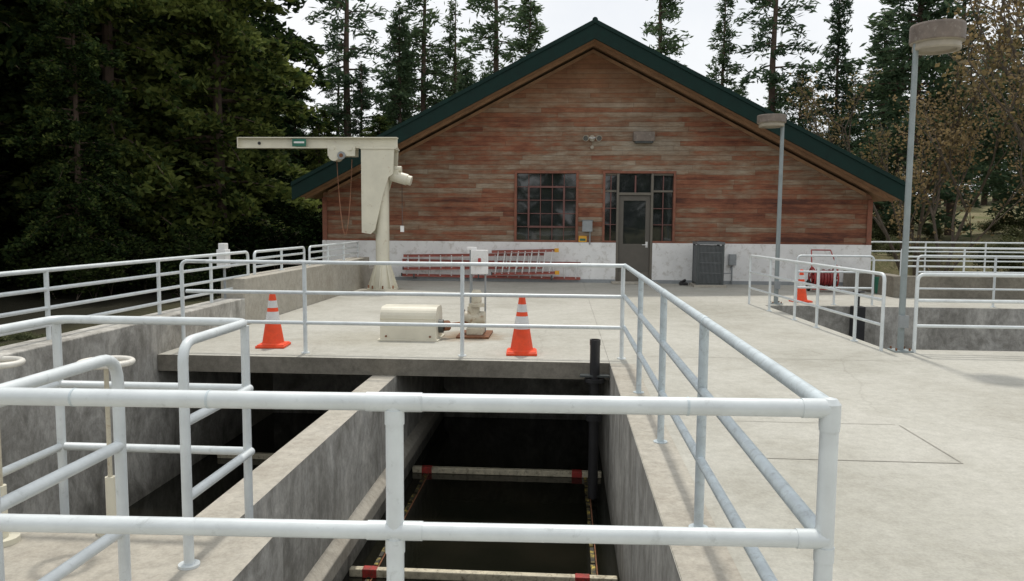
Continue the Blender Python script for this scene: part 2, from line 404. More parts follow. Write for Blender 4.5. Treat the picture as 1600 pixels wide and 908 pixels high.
b_.build('guard_railing')

def run(b,p0,p1,zb,zs,posts,mat=M_rail,r=.022,ends=True):
    p0=Vector(p0);p1=Vector(p1)
    for i,z in enumerate(zs):
        if i==0 and ends:
            b.tube(fillet([(p0.x,p0.y,zb),(p0.x,p0.y,z),(p1.x,p1.y,z),(p1.x,p1.y,zb)],.09),r,mat,12)
        else: b.tube([(p0.x,p0.y,z),(p1.x,p1.y,z)],r*.9,mat,12)
    for t in posts:
        q=p0.lerp(p1,t); post(b,q.x,q.y,zb,zs[0],mat,r)
xo_=XL-.20
b_=MB()
run(b_,(xo_,-1),(xo_,11.6),.38,(1.07,.89,.71,.55),(.2,.37,.5,.63,.79,.9))
b_.build('guard_railing')
b_=MB(); run(b_,(xo_,11.85),(xo_,14.2),.70,(1.06,.95,.82),(.5,)); run(b_,(xo_,14.5),(xo_,18.0),.70,(1.06,.95,.82),(.33,.66)); b_.build('guard_railing')
b_=MB(); run(b_,(3.95,9.72),(3.63,15.2),0,(.95,.63,.32),(.14,.38,.55,.78)); b_.build('guard_railing')
b_=MB(); run(b_,(4.30,9.62),(9.5,9.62),0,(.96,.64,.33),(.35,.7)); b_.build('guard_railing')
b_=MB(); run(b_,(4.55,15.3),(6.0,15.3),0,(.95,.64,.33),(.5,)); b_.build('guard_railing')
b_=MB(); run(b_,(6.8,15.25),(14,15.25),0,(.97,.66,.34),(.2,.4,.6,.8)); b_.build('guard_railing')
b_=MB(); run(b_,(7.3,17.15),(15.5,17.15),.46,(1.07,.88,.67),(.16,.33,.5,.66,.83)); b_.build('guard_railing')
b_=MB(); run(b_,(8.3,21.5),(17.5,21.5),.0,(1.10,.85,.60),(.16,.33,.5,.66,.83)); b_.build('guard_railing')

# ------------------------------------------------------------------ cones
def cone(x,y,rz=0,s=1):
    b=MB()
    b.box(-.18,-.18,0,.18,.18,.03,M_orange); b.box(-.165,-.165,.03,.165,.165,.042,M_orange)
    H=.71
    def rr(z): return .135+(.03-.135)*(z-.04)/(H-.04)
    zs=[.04,.30,.45,.50,.59,.70]
    ms=[M_orange,M_refl,M_orange,M_refl,M_orange]
    b.lathe((0,0,0),[(.155,.04),(rr(.05),.06)],M_orange)
    b.lathe((0,0,0),[(rr(z) ,z if z>.04 else .06) for z in zs],None,mats=ms)
    b.lathe((0,0,0),[(rr(.70),.70),(.022,.712),(.018,.70),(.018,.6)],M_orange)
    for z0,z1 in((.30,.45),(.50,.59)):
        b.lathe((0,0,0),[(rr(z0)+.002,z0),(rr(z1)+.002,z1)],M_refl)
    o=b.build('traffic_cone',bevel=.006); o.location=(x,y,.002); o.rotation_euler=(0,0,rz); o.scale=(s,s,s)
cone(-3.57,9.2,.1,.97); cone(-.48,9.02,.05,1.0); cone(4.78,15.75,.3,.92)

# ------------------------------------------------------------------ jib crane
b_=MB(); cx,cy=-4.14,17.4
b_.lathe((cx,cy,0),[(.001,.03),(.36,.03),(.36,0)],M_cream,24)
b_.lathe((cx,cy,0),[(.27,.03),(.21,.35),(.155,.62),(.155,2.75),(.14,2.78)],M_cream,28)
for k in range(8):
    a=k*math.pi/4; Mx=Matrix.Translation((cx,cy,0))@Matrix.Rotation(a,4,'Z')
    vs=[Mx@Vector(p) for p in((.16,-.01,.03),(.35,-.01,.03),(.35,-.01,.06),(.17,-.01,.62),(.16,.01,.03),(.35,.01,.03),(.35,.01,.06),(.17,.01,.62))]
    b_.add(vs,[(0,1,2,3),(7,6,5,4),(0,4,5,1),(1,5,6,2),(2,6,7,3),(3,7,4,0)],M_cream)
    p=Mx@Vector((.32,.07,.03)); b_.tube([p,p+Vector((0,0,.07))],.018,M_rust,8)
chk=[(cx-.42,1.30),(cx-.22,1.27),(cx-.12,1.36),(cx+.06,2.1),(cx+.20,2.55),(cx+.30,2.62),(cx+.33,3.17),(cx-.42,3.17)]
b_.prismY(chk,cy-.24,cy-.20,M_cream); b_.prismY(chk,cy+.20,cy+.24,M_cream)
b_.box(cx-.42,cy-.2,1.33,cx-.39,cy+.2,3.17,M_cream)
b_.box(cx-.44,cy-.26,3.17,cx+.35,cy+.26,3.20,M_cream)
x0,x1=-7.45,cx+.36; zb,zt=3.20,3.45
b_.box(x0,cy-.10,zt-.022,x1,cy+.10,zt,M_cream); b_.box(x0,cy-.10,zb+.002,x1,cy+.10,zb+.024,M_cream)
b_.box(x0,cy-.012,zb+.024,x1,cy+.012,zt-.022,M_cream)
b_.box(x0-.02,cy-.1,zb+.002,x0-.001,cy+.1,zt,M_cream)
b_.box(-6.18,cy-.108,zb+.04,-5.86,cy-.1,zt-.04,M_greenp)
b_.box(-6.14,cy-.112,zb+.11,-5.90,cy-.108,zb+.15,M_white)
b_.tube([(-6.98,cy-.03,zb+.12),(-6.98,cy-.005,zb+.12)],.035,M_black,12)
b_.box(-5.35,cy-.15,3.02,-4.72,cy-.11,3.26,M_cream); b_.box(-5.35,cy+.11,3.02,-4.72,cy+.15,3.26,M_cream)
for x in(-5.24,-4.84): b_.tube([(x,cy-.17,3.20),(x,cy+.17,3.20)],.06,M_cream,14)
b_.tube([(-5.2,cy-.18,3.03),(-5.2,cy+.16,3.03)],.12,M_cream,20); b_.tube([(-5.02,cy-.22,3.03),(-5.02,cy-.17,3.03)],.09,M_grey,18)
b_.tube([(-5.02,cy-.225,3.03),(-5.02,cy-.22,3.03)],.045,M_rust,14)
b_.box(cx+.16,cy-.12,2.62,cx+.40,cy+.12,2.72,M_cream)
b_.tube([(cx+.22,cy,2.60),(cx+.58,cy,2.50)],.13,M_creamc,18); b_.tube([(cx+.58,cy,2.50),(cx+.67,cy,2.475)],.11,M_cream,18)
b_.tube([(cx+.3,cy,2.74),(cx+.45,cy,2.74)],.07,M_cream,14)
pts=[(-5.1,cy-.1,2.95)]
for i in range(14):
    t=i/13; pts.append((-5.1+.22*math.sin(t*2.3),cy-.1,2.95-1.75*t))
b_.tube(pts,.012,M_rust,6)
pts=[(-5.15+.35*t,cy-.12,2.95-1.9*math.sin(t*math.pi)**.8*.9) for t in [i/16 for i in range(17)]]
b_.tube(pts,.008,M_rust,6)
b_.box(cx+.42,cy-.03,1.32,cx+.50,cy+.0,1.46,M_white); b_.tube([(cx+.46,cy-.015,1.46),(cx+.46,cy-.015,2.5)],.006,M_black,6)
b_.build('jib_crane',bevel=.006)

# ------------------------------------------------------------------ drive cover, gearbox, switch post
b_=MB()
prof=[(.0,.02)]+[(.0,.30)]+[(.14-.14*math.cos(a),.30+.14*math.sin(a)) for a in [i*math.pi/12 for i in range(1,7)]]
prof+=[(.52-.14+.14*math.sin(a),.30+.14*math.cos(a)) for a in [i*math.pi/12 for i in range(0,7)]]+[(.52,.02)]
b_.prismX(prof,-2.38,-1.64,M_creamc)
b_.box(-2.41,-.03,.0,-1.61,.55,.02,M_creamc)
b_.box(-2.38,-.006,.285,-1.64,-.001,.30,M_cream)
b_.tube([(-1.64,.24,.17),(-1.58,.24,.17)],.09,M_dkgrey,16)
for x in(-2.3,-1.72): b_.tube([(x,-.012,.06),(x,0,.06)],.014,M_rust,8)
b_.build('drive_guard_cover',bevel=.02,loc=(.0,9.82,0))
b_=MB()
b_.box(-1.42,10.10,0,-.98,10.75,.03,M_rust)
b_.box(-1.30,10.25,.03,-1.08,10.6,.12,M_gear)
b_.tube([(-1.22,10.42,.12),(-1.22,10.42,.40)],.085,M_gear,20)
b_.tube([(-1.34,10.42,.24),(-1.06,10.42,.24)],.095,M_gear,20)
b_.tube([(-1.36,10.42,.24),(-1.345,10.42,.24)],.12,M_rust,20)
b_.lathe((-1.18,10.42,.40),[(.11,0),(.11,.04),(.07,.05),(.07,.20),(.05,.23),(.001,.23)],M_gear,20)
b_.tube([(-1.62,10.06,.17),(-1.30,10.36,.18)],.028,M_rust,10); b_.tube([(-1.60,10.08,.17),(-1.53,10.15,.17)],.07,M_rust,14)
b_.build('gearbox_drive',bevel=.008)
b_=MB()
b_.tube([(-1.28,10.62,0),(-1.28,10.62,1.18)],.022,M_grey,10); b_.tube([(-1.08,10.62,0),(-1.08,10.62,.9)],.014,M_grey,8)
b_.box(-1.27,10.50,.84,-1.04,10.62,1.17,M_white); b_.box(-1.33,10.54,1.17,-1.20,10.6,1.21,M_white)
b_.box(-1.17,10.485,.95,-1.13,10.5,1.06,M_red)
b_.build('switch_box',bevel=.006)
b_=MB(); b_.tube([(.36,8.38,-1.5),(.36,8.38,.27)],.055,M_black,20); b_.tube([(.36,8.38,-.19),(.36,8.38,-.15)],.11,M_black,20)
b_.tube([(.36,8.38,-.62),(.36,8.38,-.56)],.09,M_black,20); b_.lathe((.36,8.38,.27),[(.059,-.05),(.059,.012),(.045,.012),(.045,-.1)],M_black,20)
b_.box(.2,8.33,-.13,.52,8.43,-.11,M_dkgrey)
b_.build('standpipe')
def wheel(x,y,z,r):
    b=MB(); b.torus((x,y,z),r,.015,M_ring); b.tube([(x,y,z-.03),(x,y,z+.02)],.022,M_ring,12)
    for k in range(3):
        a=k*math.pi*2/3+.4; b.tube([(x,y,z-.01),(x+r*math.cos(a),y+r*math.sin(a),z)],.008,M_ring,8)
    b.tube([(x,y,.1),(x,y,z)],.012,M_gear,10); b.tube([(x,y,-.1),(x,y,.20)],.026,M_cream,12)
    b.lathe((x,y,-.1),[(.001,.03),(.075,.03),(.075,0)],M_cream,16)
    b.build('valve_handwheel')
wheel(-2.37,3.80,.81,.125); wheel(-2.84,3.62,.83,.12)

def flight(y,z,x0=-1.84,x1=.50,reds=(-1.66,.20)):
    b=MB(); b.box(x0,y-.035,z,x1,y+.035,z+.075,M_flight)
    for x in reds: b.box(x-.065,y-.042,z-.004,x+.065,y+.042,z+.08,M_redd)
    b.build('scraper_flight',bevel=.01)
flight(9.25,-1.56); flight(6.42,-1.56); flight(9.6,-1.56,-4.5,-2.2,(-4.1,-2.6))
# worn yellow return rails just under the surface line
def wearstrip(x,y0,y1,sd):
    rr=random.Random(sd); b=MB(); y=y0
    while y<y1:
        L=rr.uniform(.10,.34)
        b.box(x-.022+rr.gauss(0,.003),y,-1.572,x+.016+rr.gauss(0,.003),min(y+L,y1),-1.548,M_yellow)
        y+=L+rr.uniform(.01,.10)
    b.box(x+.022,y0,-1.575,x+.034,y1,-1.553,M_rust)
    b.build('wear_strip')
wearstrip(.31,4.6,9.20,1); wearstrip(-1.66,4.6,9.20,2)
wearstrip(.13,4.6,9.20,3) if False else None

# ------------------------------------------------------------------ lamps
def lamp(x,y,h,side,r,hh,rp):
    b=MB(); 
    b.box(-.11,-.11,0,.11,.11,.02,M_pole); 
    for sx in(-.08,.08):
        for sy in(-.08,.08): b.tube([(sx,sy,.02),(sx,sy,.05)],.012,M_rust,6)
    b.tube([(0,0,.02),(0,0,h+hh*.3)],rp,M_pole,14,radii=[rp*1.1,rp*.9])
    b.box(-.055,-.075,.30,.055,-.03,.45,M_grey)
    ox=side*(r-.06)
    b.lathe((ox,0,h),[(.001,0.01),(r*.72,.01),(r*.74,-.02),(r*.86,-.02),(r*.88,0),(r*.86,hh*.22),(r*.98,hh*.26),(r,hh*.3),(r,hh*.92),(r*.97,hh),(.001,hh*1.03)],None,36,
        mats=[M_lampl]*5+[M_lampl]+[M_lamp]*4)
    b.build('lamp_post',loc=(x,y,0))
lamp(4.17,9.70,3.65,1,.30,.28,.036)
lamp(4.17,15.3,3.44,-1,.27,.20,.04)

# ------------------------------------------------------------------ building
B=empty('wood_sided_building')
cxB=.69; Yf=20.2; xl,xr=-6.40,7.80; ridge=6.42; sl=.520
def under(x): return ridge-.44-sl*abs(x-cxB)
b_=MB()
def strip(x0,x1,zb):
    xs=[x0]+([cxB] if x0<cxB<x1 else [])+[x1]
    poly=[(x0,zb),(x1,zb)]+[(x,under(x)) for x in reversed(xs)]
    b_.prismY(poly,Yf,Yf+.16,M_siding)
wx0,wx1=-1.30,.37; ux0,ux1=1.00,2.87; dx0,dx1=1.36,2.30
strip(xl,wx0,1.05); strip(wx0,wx1,2.90); strip(wx1,ux0,1.05); strip(ux0,ux1,2.90); strip(ux1,xr,1.05)
b_.box(xl,Yf+.163,1.05,xl+.15,34,under(xl),M_siding); b_.box(xr-.15,Yf+.163,1.05,xr,34,under(xr),M_siding)
b_.build('siding_wall',B)
b_=MB()
b_.box(xl-.03,Yf-.05,0,dx0,Yf+.16,1.048,M_white); b_.box(dx1,Yf-.05,0,xr+.03,Yf+.16,1.048,M_white)
b_.box(xl-.03,Yf+.165,-2,xl+.15,34,1.048,M_white); b_.box(xr-.15,Yf+.165,-2,xr+.03,34,1.048,M_white)
b_.box(xl,33.9,-2,xr,34.1,3,M_white)
b_.build('base_wall',B,bevel=.01)
b_=MB(); b_.box(xl-.02,Yf-.06,0,dx0-.01,Yf-.051,.09,M_grey); b_.box(dx1+.01,Yf-.06,0,xr,Yf-.051,.09,M_grey); b_.build('base_paint_stripe',B)
Y0,Y1=19.15,35
b_=MB()
for s in(-1,1):
    def P(u,z): return (cxB+s*u,z)
    W=7.52
    def sec(zt0,zt1,y0,y1,mat,u0=0,u1=W):
        poly=[P(u0,ridge-zt1-sl*u0),P(u1,ridge-zt1-sl*u1),P(u1,ridge-zt0-sl*u1),P(u0,ridge-zt0-sl*u0)]
        if s<0: poly=poly[::-1]
        b_.prismY(poly,y0,y1,mat)
    sec(0,.34,Y0+.08,Y1,M_green)
    sec(-.03,.41,Y0,Y0+.075,M_green,0,W+.05)
    sec(-.05,.05,Y0-.03,Y0-.003,M_green,0,W+.06)
    sec(.342,.37,Y0+.1,Y1,M_soffit,0,W-.05)
    sec(.372,.45,Y0+.55,Y0+.60,M_soffit,0,W-.1)
    sec(.445,.53,Yf-.03,Yf-.003,M_soffit,0,6.95)
b_.build('roof',B)
b_=MB()
for s in(-1,1):
    for k in range(19):
        u=.3+k*.4
        p0=(cxB+s*u,Y0+.1,ridge+.02-sl*u); p1=(cxB+s*u,Y1,ridge+.02-sl*u)
        b_.tube([p0,p1],.02,M_green,6)
b_.tube([(cxB,Y0-.04,ridge+.02),(cxB,Y1,ridge+.02)],.07,M_green,10)
b_.build('roof_seams',B)
b_=MB(); b_.box(xr-.10,Yf-.03,1.05,xr+.02,Yf-.005,under(xr)-.10,M_trim); b_.box(xl-.02,Yf-.03,1.05,xl+.10,Yf-.005,under(xl)-.10,M_trim); b_.build('corner_trim',B)
b_=MB(); wz0,wz1=1.05,2.90
fw=.065
b_.box(wx0,Yf-.04,wz0,wx0+fw,Yf+.12,wz1,M_trim); b_.box(wx1-fw,Yf-.04,wz0,wx1,Yf+.12,wz1,M_trim)
b_.box(wx0+fw,Yf-.037,wz1-fw,wx1-fw,Yf+.12,wz1,M_trim); b_.box(wx0+fw,Yf-.045,wz0,wx1-fw,Yf+.12,wz0+.05,M_trim)
gx0,gx1,gz0,gz1=wx0+fw,wx1-fw,wz0+.05,wz1-fw
b_.add([(gx0,Yf+.09,gz0),(gx1,Yf+.09,gz0),(gx1,Yf+.09,gz1),(gx0,Yf+.09,gz1)],[(0,1,2,3)],M_glass)
nx,nz=5,5
for i in range(1,nx):
    x=gx0+(gx1-gx0)*i/nx; b_.box(x-.010,Yf+.05,gz0,x+.010,Yf+.085,gz1,M_sash)
for i in range(1,nz):
    z=gz0+(gz1-gz0)*i/nz; b_.box(gx0,Yf+.053,z-.010,gx1,Yf+.082,z+.010,M_sash)
sx0,sx1=gx0+(gx1-gx0)*.2,gx0+(gx1-gx0)*.8; sz0,sz1=gz0+(gz1-gz0)*.2,gz0+(gz1-gz0)*.8
for (a,b2,c2,d) in((sx0-.025,sz0-.025,sx1+.025,sz0+.025),(sx0-.025,sz1-.025,sx1+.025,sz1+.025)): b_.box(a,Yf+.03,b2,c2,Yf+.049,d,M_sash)
for x in(sx0,sx1): b_.box(x-.025,Yf+.03,sz0+.025,x+.025,Yf+.049,sz1-.025,M_sash)
b_.build('window',B,bevel=.003)
b_=MB(); dz=2.28
b_.box(ux0,Yf-.04,1.05,ux0+.06,Yf+.12,2.9,M_trim); b_.box(ux1-.06,Yf-.04,1.05,ux1,Yf+.12,2.9,M_trim); b_.box(ux0+.06,Yf-.037,2.84,ux1-.06,Yf+.12,2.9,M_trim)
b_.box(ux0+.06,Yf-.045,1.052,dx0,Yf+.12,1.10,M_trim); b_.box(dx1,Yf-.045,1.052,ux1-.06,Yf+.12,1.10,M_trim)
b_.box(dx0,Yf-.02,0,dx0+.06,Yf+.13,2.84,M_doorf); b_.box(dx1-.06,Yf-.02,0,dx1,Yf+.13,2.84,M_doorf)
b_.box(dx0+.06,Yf-.017,dz,dx1-.06,Yf+.13,dz+.07,M_doorf)
b_.box(ux0+.06,Yf+.02,2.36,dx0,Yf+.08,2.41,M_doorf); b_.box(dx1,Yf+.02,2.36,ux1-.06,Yf+.08,2.41,M_doorf)
b_.box(ux0+.06,Yf+.02,2.79,dx0,Yf+.08,2.84,M_doorf); b_.box(dx1,Yf+.02,2.79,ux1-.06,Yf+.08,2.84,M_doorf)
for x in((ux0+.06+dx0)/2,(ux1-.06+dx1)/2): b_.box(x-.012,Yf+.03,1.10,x+.012,Yf+.078,2.79,M_sash)
b_.box(1.82,Yf+.03,dz+.07,1.86,Yf+.08,2.79,M_sash)
for z in(1.52,1.94): b_.box(dx1,Yf+.033,z-.01,ux1-.06,Yf+.075,z+.01,M_sash); b_.box(ux0+.06,Yf+.033,z-.01,dx0,Yf+.075,z+.01,M_sash)
b_.add([(ux0,Yf+.1,1.05),(ux1,Yf+.1,1.05),(ux1,Yf+.1,2.88),(ux0,Yf+.1,2.88)],[(0,1,2,3)],M_glass)
b_.build('entry_frame',B,bevel=.003)
b_=MB(); a0,a1=dx0+.065,dx1-.065
gzb,gzt=1.02,2.14; gx0,gx1=a0+.12,a1-.12
b_.box(a0,Yf+.03,.02,a1,Yf+.075,gzb,M_door); b_.box(a0,Yf+.03,gzt,a1,Yf+.075,dz-.01,M_door)
b_.box(a0,Yf+.03,gzb,gx0,Yf+.075,gzt,M_door); b_.box(gx1,Yf+.03,gzb,a1,Yf+.075,gzt,M_door)
b_.add([(gx0,Yf+.05,gzb),(gx1,Yf+.05,gzb),(gx1,Yf+.05,gzt),(gx0,Yf+.05,gzt)],[(0,1,2,3)],M_glass)
b_.box(a0,Yf+.024,.02,a1,Yf+.029,.28,M_doorf)
b_.tube([(a1-.08,Yf+.03,1.0),(a1-.08,Yf-.04,1.0)],.012,M_alu,8); b_.tube([(a1-.08,Yf-.04,1.0),(a1-.2,Yf-.04,1.0)],.012,M_alu,8)
b_.box(a1-.11,Yf+.02,.93,a1-.05,Yf+.029,1.08,M_alu)
b_.build('door',B,bevel=.004)
b_=MB(); b_.box(1.25,Yf-.5,0,2.42,Yf-.06,.05,M_curb); b_.build('door_step',B,bevel=.01)
b_=MB(); b_.box(1.74,Yf-.25,3.64,2.28,Yf-.002,3.88,M_lamp); b_.box(1.78,Yf-.23,3.60,2.24,Yf-.02,3.64,M_dkgrey); b_.build('wall_lamp',B,bevel=.01)
b_=MB(); b_.tube([(.70,Yf-.06,3.73),(.70,Yf-.002,3.73)],.08,M_lampl,18)
for s in(-1,1):
    b_.tube([(.70,Yf-.05,3.73),(.70+s*.13,Yf-.12,3.75)],.02,M_alu,8)
    b_.tube([(.70+s*.12,Yf-.08,3.77),(.70+s*.17,Yf-.24,3.71)],.08,M_lampl,16,radii=[.04,.08])
    b_.tube([(.70+s*.17,Yf-.241,3.71),(.70+s*.171,Yf-.246,3.708)],.065,M_glass,16)
b_.tube([(.70,Yf-.08,3.50),(.70,Yf-.002,3.50)],.045,M_lampl,10)
b_.build('flood_light',B)
b_=MB(); b_.box(.48,Yf-.14,1.33,.74,Yf-.004,1.62,M_grey); b_.tube([(.68,Yf-.07,1.0),(.68,Yf-.07,1.33)],.02,M_grey,8); b_.box(.46,Yf-.16,1.62,.76,Yf-.004,1.635,M_grey)
b_.build('meter_box',B,bevel=.006)
b_=MB(); b_.box(.39,Yf-.012,1.06,.60,Yf-.003,1.22,M_yell2); b_.box(.42,Yf-.016,1.09,.57,Yf-.012,1.15,M_greenp); b_.build('notice_sign',B)
b_=MB(); b_.box(4.25,Yf-.16,.5,4.43,Yf-.052,.78,M_grey); b_.tube([(4.34,Yf-.1,0),(4.34,Yf-.1,.5)],.018,M_grey,8); b_.tube([(4.3,Yf-.1,.45),(4.3,Yf-.3,.3),(4.0,Yf-.4,.3)],.016,M_grey,8)
b_.build('disconnect_box',B,bevel=.005)

def ladder(x0,x1,z0,z1,y,tilt,n,foot,skew=0):
    b=MB(); Mx=Matrix.Translation(((x0+x1)/2,y,(z0+z1)/2))@Matrix.Rotation(tilt,4,'Y')
    hl=(x1-x0)/2; hz=(z1-z0)/2
    for s in(-1,1): 
        b.box(-hl,-.012,s*hz-.035,hl,.012,s*hz+.035,M_ladder,Mx); b.box(-hl,-.035,s*hz-.035,hl,-.013,s*hz-.027,M_ladder,Mx); b.box(-hl,-.035,s*hz+.027,hl,-.013,s*hz+.035,M_ladder,Mx)
    for i in range(n):
        x=-hl+.12+(2*hl-.24)*i/(n-1); p=Mx@Vector((x-skew,-.01,-hz)); q=Mx@Vector((x+skew,-.01,hz)); b.tube([p,q],.018,M_alu,8)
    if foot:
        for s in(-1,1): b.box(hl-.02,-.045,s*hz-.05,hl+.09,.03,s*hz+.05,M_yell2,Mx)
    b.box(-hl-.03,-.03,-hz-.03,-hl,.02,-hz+.05,M_black,Mx)
    b.build('extension_ladder')
ladder(-4.25,.45,.13,.52,Yf-.12,rad(.5),16,False)
ladder(-4.2,-.5,.36,.70,Yf-.20,rad(-1.2),13,False)
ladder(-1.85,-.20,.24,.82,Yf-.30,rad(-1.8),9,True,.05)
b_=MB()
for x in(-3.9,-2.2,-.3): b_.box(x-.02,Yf-.34,.07,x+.02,Yf-.051,.10,M_dkgrey); b_.box(x-.02,Yf-.35,.07,x+.02,Yf-.341,.2,M_dkgrey)
b_.build('ladder_bracket')

b_=MB(); ax0,ax1,ay0,ay1=3.27,3.93,19.1,19.75
b_.box(ax0-.06,ay0-.06,0,ax1+.06,ay1+.05,.06,M_curb)
b_.box(ax0+.03,ay0+.03,.06,ax1-.03,ay1-.03,1.02,M_dkgrey)
for (x,y) in((ax0,ay0),(ax1-.06,ay0),(ax0,ay1-.06),(ax1-.06,ay1-.06)): b_.box(x,y,.06,x+.06,y+.06,1.05,M_dkgrey)
for i in range(17):
    x=ax0+.075+i*(ax1-ax0-.15)/16; b_.box(x-.006,ay0+.01,.1,x+.006,ay0+.028,1.02,M_acf)
    y=ay0+.075+i*(ay1-ay0-.15)/16; b_.box(ax0+.01,y-.006,.1,ax0+.028,y+.006,1.02,M_acf)
for z in(.35,.6,.85): b_.box(ax0+.06,ay0+.004,z-.008,ax1-.06,ay0+.009,z+.008,M_acf)
b_.box(ax0-.01,ay0-.01,1.05,ax1+.01,ay1+.01,1.11,M_acf)
for r_ in(.1,.18,.26): b_.torus(((ax0+ax1)/2,(ay0+ay1)/2,1.125),r_,.006,M_dkgrey,n=30,k=6)
b_.build('air_conditioner',bevel=.006)
b_=MB(); b_.box(2.95,19.6,0,3.15,19.8,.07,M_black); b_.tube([(2.98,19.65,.07),(3.1,19.7,.13)],.035,M_black,10); b_.build('sump_pump',bevel=.01)

b_=MB(); hx,hy=6.05,18.3
for s in(-1,1):
    b_.torus((hx+s*.26,hy,.32),.24,.018,M_red,'X'); b_.torus((hx+s*.30,hy+.1,.14),.11,.03,M_rubber,'X')
    for k in range(4):
        a=k*math.pi/2; b_.tube([(hx+s*.26,hy,.32),(hx+s*.26,hy+.24*math.cos(a),.32+.24*math.sin(a))],.012,M_red,6)
    b_.tube(fillet([(hx+s*.30,hy+.1,.14),(hx+s*.30,hy-.1,.52),(hx+s*.22,hy+.25,.96)],.1),.014,M_red,8)
b_.tube([(hx-.26,hy,.32),(hx+.26,hy,.32)],.08,M_red,14)
for i in range(7): b_.torus((hx-.2+i*.067,hy,.32),.15+.02*(i%2),.034,M_hose,'X',n=28,k=8)
b_.tube([(hx-.22,hy+.25,.96),(hx+.22,hy+.25,.96)],.014,M_red,8)
b_.box(hx-.32,hy-.25,.06,hx+.32,hy-.2,.10,M_red)
b_.build('hose_reel_cart')
b_=MB(); b_.lathe((7.2,17.9,0),[(.001,.01),(.12,.01),(.16,.36),(.18,.36),(.18,.39),(.15,.39),(.12,.05)],M_greenp,20); b_.build('green_bucket')
b_=MB(); b_.box(5.47,14.75,-.9,5.68,14.97,.02,M_black); b_.tube([(5.58,14.86,.02),(5.58,14.86,.30)],.025,M_black,10); b_.torus((5.58,14.86,.30),.10,.012,M_black)
b_.build('sluice_gate',bevel=.01)
b_=MB(); b_.tube([(XL-.26,10.9,.41),(XL-.26,10.9,.9)],.02,M_grey,8); b_.box(XL-.34,10.82,.86,XL-.20,10.98,1.13,M_white); b_.box(XL-.32,10.84,1.13,XL-.22,10.96,1.22,M_white); b_.build('junction_box',bevel=.01)

# ------------------------------------------------------------------ ground
xs=np.concatenate([np.linspace(-600,-60,12),np.linspace(-55,55,111),np.linspace(60,600,12)])
ys=np.concatenate([np.linspace(-600,-30,10),np.linspace(-28,90,119),np.linspace(95,600,14)])
def gh(x,y):
    inside=(-5.1<x<16.2) and (-4.2<y<34.5)
    if inside: return -2.6
    z=-.55
    if y>22: z+=.055*(min(y,90)-22)
    if x>14: z+=.05*(min(x,60)-14)
    if x<-8: z+=.015*(-8-max(x,-60))
    if y<-10: z=-.6
    z+=.18*math.sin(x*.37+y*.21)*math.cos(y*.31-x*.13)
    return z
vv=[(x,y,gh(x,y)) for y in ys for x in xs]; nxg=len(xs)
ff=[(j*nxg+i,j*nxg+i+1,(j+1)*nxg+i+1,(j+1)*nxg+i) for j in range(len(ys)-1) for i in range(nxg-1)]
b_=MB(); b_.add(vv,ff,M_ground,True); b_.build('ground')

# ------------------------------------------------------------------ trees
def treemesh(name,bark_builder,centers,dirs,lens,wids,leafmat,seed,n=1):
    rng=np.random.default_rng(seed)
    C=np.repeat(centers,n,0); D=np.repeat(dirs,n,0); Ls=np.repeat(lens,n)[:,None]; Ws=np.repeat(wids,n)[:,None]
    D=D+rng.normal(0,.55,D.shape); D/=np.linalg.norm(D,axis=1)[:,None]
    C=C+rng.normal(0,.10,C.shape)*Ls/.3
    U=np.cross(D,rng.normal(0,1,D.shape)); U/=np.linalg.norm(U,axis=1)[:,None]
    a=C-D*Ls*.5; m1=C+U*Ws*.5; m2=C-U*Ws*.5; e=C+D*Ls*.5
    V=np.stack([a,m1,e,m2],1).reshape(-1,3)
    nb=len(bark_builder.v); nq=len(C)
    verts=np.concatenate([np.array(bark_builder.v,dtype=float).reshape(-1,3),V])
    faces=bark_builder.f+[list(q) for q in (np.arange(nq*4).reshape(-1,4)+nb)]
    me=bpy.data.meshes.new(name); me.from_pydata(verts.tolist(),[],faces)
    for mm in bark_builder.m: me.materials.append(mm)
    me.materials.append(leafmat)
    mi=bark_builder.mi+[len(bark_builder.m)]*nq
    me.polygons.foreach_set('material_index',mi); me.update()
    return me
def conifer(seed,H,Rm,base,nbr,tuft,leafmat,tl=.34,tw=.11,droop=.25,prune=.15,power=.75,n=2):
    rnd=random.Random(seed); b=MB()
    b.tube([(0,0,-1),(0.02*H*.3,0,H*.5),(0,.01*H,H)],1,M_bark,8,radii=[H*.014,H*.008,.02])
    Cs=[];Ds=[];Ls=[];Ws=[]
    for i in range(nbr):
        t=(i+rnd.random())/nbr; z=H*(base+(1-base)*t)
        if rnd.random()<prune: continue
        env=(1-t)**power
        if t<.12: env*=.55+.45*t/.12
        L=Rm*env*rnd.uniform(.55,1.15)+.15
        az=rnd.uniform(0,6.283); rise=rnd.uniform(-.1,.45)*(t+.3)
        dr=droop*rnd.uniform(.6,1.4)
        pts=[]
        for k in range(5):
            s=k/4; pts.append(Vector((math.cos(az)*L*s,math.sin(az)*L*s,z+L*(rise*s-dr*s*s))))
        b.tube(pts,1,M_bark,3,cap=False,radii=[.035+.012*L,.03+.006*L,.02,.015,.008])
        nt_=max(3,int(L*tuft))
        for k in range(nt_):
            s=rnd.random()**.7*.9+.1
            lat=rnd.gauss(0,.16)*L*(1.15-s)*1.2
            p=Vector((math.cos(az)*L*s-math.sin(az)*lat,math.sin(az)*L*s+math.cos(az)*lat,z+L*(rise*s-dr*s*s)-abs(lat)*.3+rnd.gauss(0,.07)))
            Cs.append(p[:]); Ds.append((math.cos(az)-math.sin(az)*lat*1.2,math.sin(az)+math.cos(az)*lat*1.2,rnd.uniform(-.3,.5)))
            Ls.append(tl*rnd.uniform(.6,1.3)); Ws.append(tw*rnd.uniform(.7,1.4))
    return treemesh('conifer_mesh',b,np.array(Cs),np.array(Ds),np.array(Ls),np.array(Ws),leafmat,seed,n)
